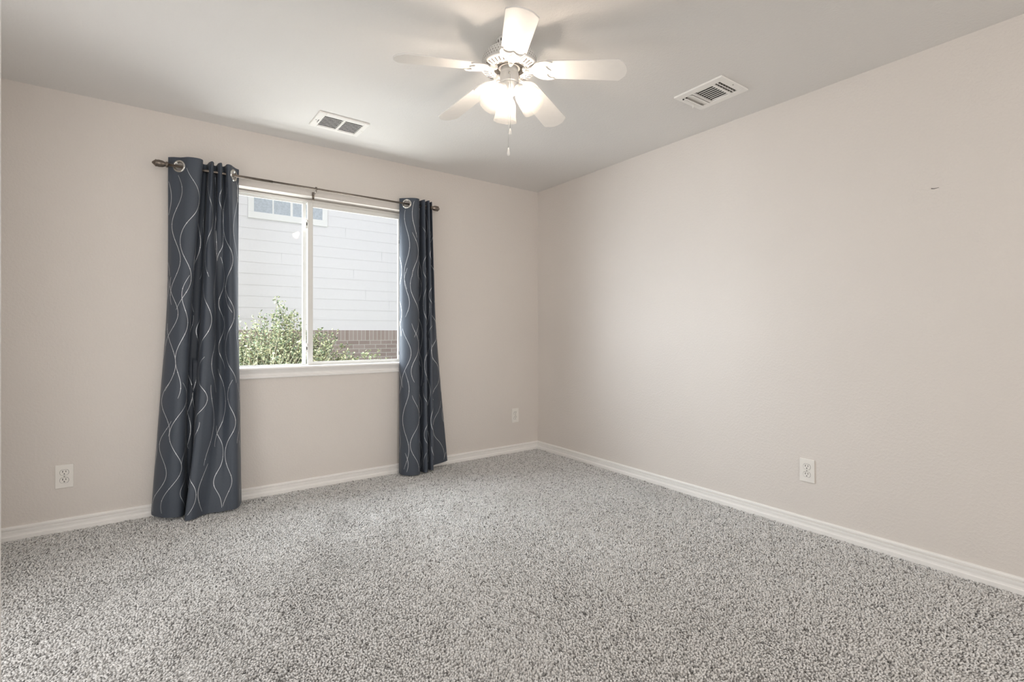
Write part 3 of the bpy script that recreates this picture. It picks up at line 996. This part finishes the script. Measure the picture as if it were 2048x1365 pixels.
# ------------------------------------------------------------------ ceiling fan
FX, FY = -1.643, -1.837
fan = thing('ceiling_fan', 'white five blade ceiling fan with three lit frosted bell shades', 'ceiling fan', (FX, FY, H))
fz = -H
b = MB()
b.lathe([(0.052, 0.0), (0.060, -0.003), (0.062, -0.012), (0.060, -0.034), (0.050, -0.040), (0.046, -0.052)], 40)
can = b.build('canopy', M['fan_white'], fan)
b = MB()
for k in range(20):
    mx = Matrix.Rotation(2 * PI * k / 20, 4, 'Z')
    b.box((0.0600, -0.003, -0.028), (0.0618, 0.003, -0.016), 0, 0, mx)
b.build('canopy_slots', M['slot_shadow'], can)
b = MB()
b.lathe([(0.046, -0.050), (0.080, -0.052), (0.104, -0.062), (0.119, -0.076), (0.1245, -0.088), (0.1245, -0.118), (0.129, -0.121), (0.130, -0.126), (0.126, -0.130),
         (0.112, -0.135), (0.088, -0.140), (0.080, -0.141), (0.078, -0.132), (0.060, -0.128), (0.030, -0.128)], 64)
housing = b.build('motor_housing', M['fan_white'], fan)
b = MB()                                                   # pierced lattice band
for row in range(4):
    for k in range(56):
        a = 2 * PI * (k + 0.5 * (row % 2)) / 56
        r_, z_, tilt = [(0.1165, -0.0745, 52), (0.1225, -0.0850, 22), (0.1248, -0.0965, 0), (0.1248, -0.1080, 0)][row]
        mx = Matrix.Rotation(a, 4, 'Z') @ Matrix.Translation((r_, 0, z_)) @ Matrix.Rotation(R(-tilt), 4, 'Y')
        b.add([(0.0006, -0.0026, 0), (0.0006, 0, -0.0042), (0.0006, 0.0026, 0), (0.0006, 0, 0.0042)], [[0, 1, 2, 3]], 0, False, mx)
b.build('lattice_openings', M['slot_soft'], housing)
b = MB()                                                   # radial slots of the bottom plate
for k in range(40):
    mx = Matrix.Rotation(2 * PI * (k + 0.5) / 40, 4, 'Z')
    b.add([(0.096, -0.0024, -0.1392), (0.120, -0.0030, -0.1331), (0.120, 0.0030, -0.1331), (0.096, 0.0024, -0.1392)], [[0, 1, 2, 3]], 0, False, mx)
for k in range(20):
    mx = Matrix.Rotation(2 * PI * (k + 0.5) / 20, 4, 'Z')
    b.add([(0.083, -0.008, -0.1420), (0.0865, -0.008, -0.1413), (0.0865, 0.008, -0.1413), (0.083, 0.008, -0.1420)], [[0, 1, 2, 3]], 0, False, mx)
b.build('plate_slots', M['slot_shadow'], housing)
b = MB(); b.lathe([(0.074, -0.1285), (0.074, -0.131), (0.05, -0.131), (0.05, -0.1285)], 40, 0, True, close=False)
b.build('recess', M['slot_shadow'], housing)
b = MB()
b.lathe([(0.040, -0.128), (0.042, -0.152), (0.042, -0.156), (0.0435, -0.158), (0.0435, -0.192), (0.046, -0.195), (0.046, -0.199), (0.041, -0.201)], 48)
sw = b.build('switch_housing', M['fan_white'], fan)
ca = math.atan2(CAM.y - FY, CAM.x - FX)
b = MB(); b.lathe([(0.0045, 0), (0.0045, 0.005), (0.0020, 0.0065)], 12, 0, True, Matrix.Translation((0.043 * math.cos(ca), 0.043 * math.sin(ca), -0.170)) @ Matrix.Rotation(ca, 4, 'Z') @ Matrix.Rotation(R(90), 4, 'Y'))
b.build('reverse_switch', M['chrome'], sw)
b = MB()
b.lathe([(0.041, -0.200), (0.041, -0.206), (0.040, -0.222), (0.033, -0.238), (0.026, -0.247), (0.014, -0.252), (0.009, -0.260), (0.004, -0.264), (0.0005, -0.265)], 40)
fit = b.build('light_fitter', M['fan_white'], fan)

# blades
def blade_outline(n=8):
    r0, r1, w0, w1 = 0.172, 0.530, 0.055, 0.0640
    pts = [(r0, -w0 + 0.006), (r0 + 0.006, -w0)]
    pts += [(r1 - 0.040, -w1), (r1 - 0.033, -w1 + 0.002), (r1 - 0.010, -w1 + 0.027), (r1 - 0.005, -w1 + 0.036), (r1 - 0.001, -0.010), (r1, 0)]
    return pts + [(x, -y) for x, y in reversed(pts[:-1])]
IRON = [(0.070, 0.011), (0.092, 0.013), (0.106, 0.020), (0.116, 0.034), (0.130, 0.047), (0.150, 0.055), (0.172, 0.058), (0.192, 0.056), (0.204, 0.050), (0.202, 0.045),
        (0.188, 0.044), (0.178, 0.036), (0.174, 0.024), (0.180, 0.012), (0.190, 0.005), (0.193, 0.0)]
IRON = IRON + [(x, -y) for x, y in reversed(IRON[:-1])]
BOUT = blade_outline()
DROOP, PITCH = R(7.0), R(12)
for k in range(5):
    az = R(168 + 72 * k)
    base = Matrix.Rotation(az, 4, 'Z') @ Matrix.Translation((0.10, 0, -0.146)) @ Matrix.Rotation(DROOP, 4, 'Y') @ Matrix.Rotation(-PITCH, 4, 'X') @ Matrix.Translation((-0.10, 0, 0))
    b = MB(); b.prism(BOUT, 0.0005, 0.0065, 0, base)
    bl = b.build('blade', M['fan_white'], fan)
    md = bl.modifiers.new('bevel', 'BEVEL'); md.width = 0.0015; md.segments = 2; md.limit_method = 'ANGLE'
    b = MB(); b.prism(IRON, -0.0055, 0.0, 0, base)
    b.box((0.060, -0.012, -0.004), (0.100, 0.012, 0.012), 0, 0.003, base)
    b.lathe([(0.010, 0.0), (0.009, -0.010), (0.005, -0.015), (0.0005, -0.016)], 12, 0, True, base @ Matrix.Translation((0.084, 0, -0.004)))
    for sy in (-1, 1):                                      # raised scroll of the casting
        sc = [(0.110, 0.012), (0.128, 0.030), (0.148, 0.040), (0.166, 0.042), (0.176, 0.048), (0.196, 0.051)]
        b.tube([base @ Vector((x, y * sy, -0.0055)) for x, y in sc], [0.003, 0.004, 0.0045, 0.004, 0.004, 0.0025], 8)
        sc = [(0.110, 0.006), (0.130, 0.014), (0.150, 0.012), (0.166, 0.004), (0.184, 0.002)]
        b.tube([base @ Vector((x, y * sy, -0.0055)) for x, y in sc], [0.0025, 0.0035, 0.0035, 0.003, 0.002], 8)
        b.lathe([(0.004, 0.0), (0.003, -0.002), (0.0003, -0.0028)], 10, 0, True, base @ Matrix.Translation((0.170, 0.032 * sy, -0.0055)))
    ir = b.build('blade_iron', M['fan_white'], bl)
    md = ir.modifiers.new('bevel', 'BEVEL'); md.width = 0.001; md.segments = 2; md.limit_method = 'ANGLE'

# lamp shades with bulbs
TAU = R(37)
for k in range(3):
    az = R(65 + 120 * k)
    base = Matrix.Rotation(az, 4, 'Z') @ Matrix.Translation((0.040, 0, -0.222)) @ Matrix.Rotation(-TAU, 4, 'Y')   # local -z runs out along the shade
    b = MB(); b.lathe([(0.012, 0.020), (0.014, 0.004), (0.022, 0.0), (0.025, -0.006), (0.025, -0.020), (0.021, -0.021)], 28, 0, True, base)
    b.build('shade_holder', M['fan_white'], fan)
    sh_out = [(0.0235, -0.010), (0.026, -0.020), (0.036, -0.032), (0.0435, -0.050), (0.0475, -0.078), (0.0510, -0.104), (0.0555, -0.122)]
    prof = sh_out + [(0.0562, -0.1245), (0.0545, -0.125)] + [(r_ - 0.0022, z_) for r_, z_ in reversed(sh_out)]
    b = MB()
    seg = 48
    b.lathe(prof, seg, 0, True, base, close=False)
    sh = b.build('lamp_shade', M['shade'], fan)
    b = MB()
    b.lathe([(0.0005, -0.094), (0.012, -0.091), (0.021, -0.083), (0.025, -0.070), (0.0235, -0.058), (0.017, -0.046), (0.013, -0.036), (0.0125, -0.024)], 24, 0, True, base)
    b.build('bulb', M['bulb'], sh)

# pull chains
for (dx, zt_, zf, tl) in ((0.004, -0.180, -0.428, 0.030), (-0.004, -0.215, -0.515, 0.034)):
    ux, uy = math.cos(ca), math.sin(ca)
    px_, py_ = 0.054 * ux - dx * uy, 0.054 * uy + dx * ux
    b = MB(); b.tube([(px_ - 0.01 * ux, py_ - 0.01 * uy, zt_ + 0.002), (px_, py_, zt_ - 0.004), (px_, py_, zf)], 0.0009, 6)
    for q in range(int((zt_ - zf) / 0.006)):
        b.lathe([(0.0002, 0.0014), (0.0014, 0.0), (0.0002, -0.0014)], 6, 0, True, Matrix.Translation((px_, py_, zt_ - 0.006 - q * 0.006)))
    ch = b.build('pull_chain', M['chrome'], fan)
    b = MB(); b.lathe([(0.0015, 0.002), (0.003, 0.0), (0.0048, -tl * 0.35), (0.0068, -tl * 0.75), (0.006, -tl * 0.94), (0.0025, -tl), (0.0004, -tl * 1.01)], 16, 0, True, Matrix.Translation((px_, py_, zf)))
    b.build('fob', M['fan_white'], ch)

# ------------------------------------------------------------------ outside: yard, neighbour's house, plants
b = MB(); b.box((-14, T, -0.35), (12, 12, -0.15))
structure(b.build('ground', M['lawn']), 'bare side yard between the houses')

NY = 5.6
house = thing('neighbour_house', 'white lap sided house with brick base across the side yard', 'house', (-0.5, NY, -0.15))
hp = Vector((-0.5, NY, -0.15))
b = MB()
HX0, HX1 = -9.0, 7.0
BT, SB = 1.146, 0.953
z = BT
EXPO = 0.1905
while z < 5.6:
    # one lapped board: bottom edge proud, leaning back to the top
    vs = [(HX0, -0.0088, z), (HX1, -0.0088, z), (HX1, -0.003, z + EXPO + 0.01), (HX0, -0.003, z + EXPO + 0.01), (HX0, 0.0, z), (HX1, 0.0, z), (HX1, 0.0, z + EXPO + 0.01), (HX0, 0.0, z + EXPO + 0.01)]
    vs = [(x + 0.5, y, zz + 0.15) for x, y, zz in vs]
    b.add(vs, [[0, 1, 2, 3], [4, 7, 6, 5], [0, 4, 5, 1], [3, 2, 6, 7], [0, 3, 7, 4], [1, 5, 6, 2]])
    z += EXPO
b.box((HX0 + 0.5, 0.0, BT + 0.15), (HX1 + 0.5, 5.0, 5.8))
b.build('siding_wall', M['siding'], house)
b = MB(); b.box((HX0 + 0.5, -0.03, 0.0), (HX1 + 0.5, 0.3, SB + 0.15))
o = b.build('brick_base', M['brick'], house)
b = MB(); b.box((HX0 + 0.5, -0.03, 0.0), (HX1 + 0.5, 0.3, BT - SB))
o = b.build('brick_course', M['soldier'], house); o.location = (0, 0, SB + 0.15)
# joints between boards (butt seams)
for x, zi in ((0.28, 3), (0.75, 2), (-0.1, 9), (-1.2, 6), (0.6, 7), (0.05, 5)):
    zz = BT + zi * EXPO + 0.15
    b = MB(); b.box((x + 0.5, -0.0085, zz + 0.004), (x + 0.5025, -0.002, zz + EXPO - 0.002))
    b.build('board_joint', M['joint'], house)
# upstairs window
b = MB()
wx0, wx1, wz0, wz1 = -1.72, -0.43, 3.03, 4.6
b.box((wx0 + 0.5, -0.03, wz0 + 0.15), (wx1 + 0.5, -0.002, wz0 + 0.26), 0, 0.003)
b.box((wx0 + 0.5, -0.03, wz0 + 0.26), (wx0 + 0.59, -0.002, wz1 + 0.15), 0, 0.003); b.box((wx1 + 0.41, -0.03, wz0 + 0.26), (wx1 + 0.5, -0.002, wz1 + 0.15), 0, 0.003)
b.box((wx0 + 0.5, -0.03, wz1 + 0.15), (wx1 + 0.5, -0.002, wz1 + 0.24), 0, 0.003)
b.box((-1.06 + 0.5, -0.028, wz0 + 0.26), (-1.02 + 0.5, -0.004, wz1 + 0.15), 0, 0.002)
b.box((-1.345 + 0.5, -0.024, wz0 + 0.26), (-1.325 + 0.5, -0.015, wz1 + 0.15))
hw = b.build('house_window', M['siding_trim'], house)
for xa, xb in ((-1.63, -1.06), (-1.02, -0.52)):
    b = MB(); b.box((xa + 0.5, -0.020, wz0 + 0.26), (xb + 0.5, -0.0165, wz1 + 0.15))
    b.build('house_window_pane', plain('dusky_pane', (0.50, 0.54, 0.60), 0.08, noise=0.1), hw)

def make_plant(name, label, cat, base, stems, spread, hmin, hmax, lsize, lmat, lean=(0, 0), dens=1.0, seed=3, leaf_from=0.25):
    rnd = random.Random(seed)
    root = thing(name, label, cat, base)
    st, lf = MB(), MB()
    for s_ in range(stems):
        a = rnd.random() * 2 * PI
        rr = spread * math.sqrt(rnd.random())
        hgt = hmin + (hmax - hmin) * rnd.random() ** 1.6
        hgt *= 1 - 0.35 * rr / spread
        x0, y0 = 0.10 * math.cos(a) * rnd.random(), 0.10 * math.sin(a) * rnd.random()
        x1, y1 = rr * math.cos(a) + lean[0], rr * math.sin(a) * 0.6 + lean[1]
        n = 12
        pts = []
        for k in range(n + 1):
            t = k / n
            pts.append(Vector((x0 + (x1 - x0) * t ** 1.2 + 0.02 * math.sin(5 * t + a), y0 + (y1 - y0) * t ** 1.2, hgt * t ** 0.92 * (1 - 0.06 * t))))
        st.tube(pts, [0.006 * (1 - 0.8 * k / n) for k in range(n + 1)], 5)
        nl = int(hgt * 34 * dens)
        for q in range(nl):
            t = leaf_from + (1 - leaf_from) * rnd.random()
            k = min(int(t * n), n - 1)
            p = pts[k].lerp(pts[k + 1], t * n - k)
            d = Vector((rnd.gauss(0, 1), rnd.gauss(0, 1), rnd.gauss(0.35, 0.6))).normalized()
            ofs = rnd.random() * 0.07 * (1.25 - t)
            p = p + d * ofs
            ln = lsize * (0.7 + 0.6 * rnd.random())
            sd = d.cross(Vector((rnd.gauss(0, 1), rnd.gauss(0, 1), rnd.gauss(0, 1)))).normalized() * ln * 0.30
            up = sd.cross(d).normalized() * ln * 0.12
            lf.add([p, p + d * ln * 0.35 + sd + up, p + d * ln, p + d * ln * 0.35 - sd + up, p + d * ln * 0.7 + sd * 0.7 + up * 0.6, p + d * ln * 0.7 - sd * 0.7 + up * 0.6, p + d * ln * 0.5],
                   [[0, 6, 1], [1, 6, 4], [4, 6, 2], [2, 6, 5], [5, 6, 3], [3, 6, 0]])
    st.build('stems', M['stem'], root)
    lf.build('leaves', lmat, root, fix=False)
    return root
make_plant('shrub', 'loose shrub with small leaves and thin sprays outside the left window pane', 'shrub', (-1.86, 2.25, -0.15), 420, 0.90, 1.22, 1.82, 0.034, M['leaf'], (0.0, 0), 1.9, 5)
make_plant('low_plant', 'low leafy plant by the brick base outside the right window pane', 'plant', (-0.45, 3.4, -0.15), 80, 0.66, 0.95, 1.16, 0.05, M['leaf_low'], (0.05, 0), 1.5, 9)
# clump of long dry blades in front of the shrub
rnd = random.Random(4)
gr = thing('grass_clump', 'clump of long pale dry grass blades in front of the shrub', 'grass', (-2.33, 1.15, -0.15))
b = MB()
for k in range(170):
    a = rnd.gauss(0.1, 0.7)
    ln = 1.0 + 0.40 * rnd.random()
    d = Vector((math.sin(a) * 0.65, 0.25 * rnd.gauss(0, 1), 1)).normalized()
    p0 = Vector((rnd.gauss(0, 0.10), rnd.gauss(0, 0.08), 0))
    pts = [p0 + d * ln * t + Vector((math.sin(a) * 0.40 * t * t, 0, -0.30 * abs(math.sin(a)) * t * t)) for t in (0, 0.25, 0.5, 0.75, 1)]
    sd = Vector((1, 0.3, 0)) * 0.0035
    vs = []
    for q, p in enumerate(pts):
        w = 1 - 0.85 * q / 4
        vs += [p - sd * w, p + sd * w]
    b.add(vs, [[2 * q, 2 * q + 1, 2 * q + 3, 2 * q + 2] for q in range(4)], 0, True)
gb = b.build('blades', M['dry_grass'], gr, fix=False)
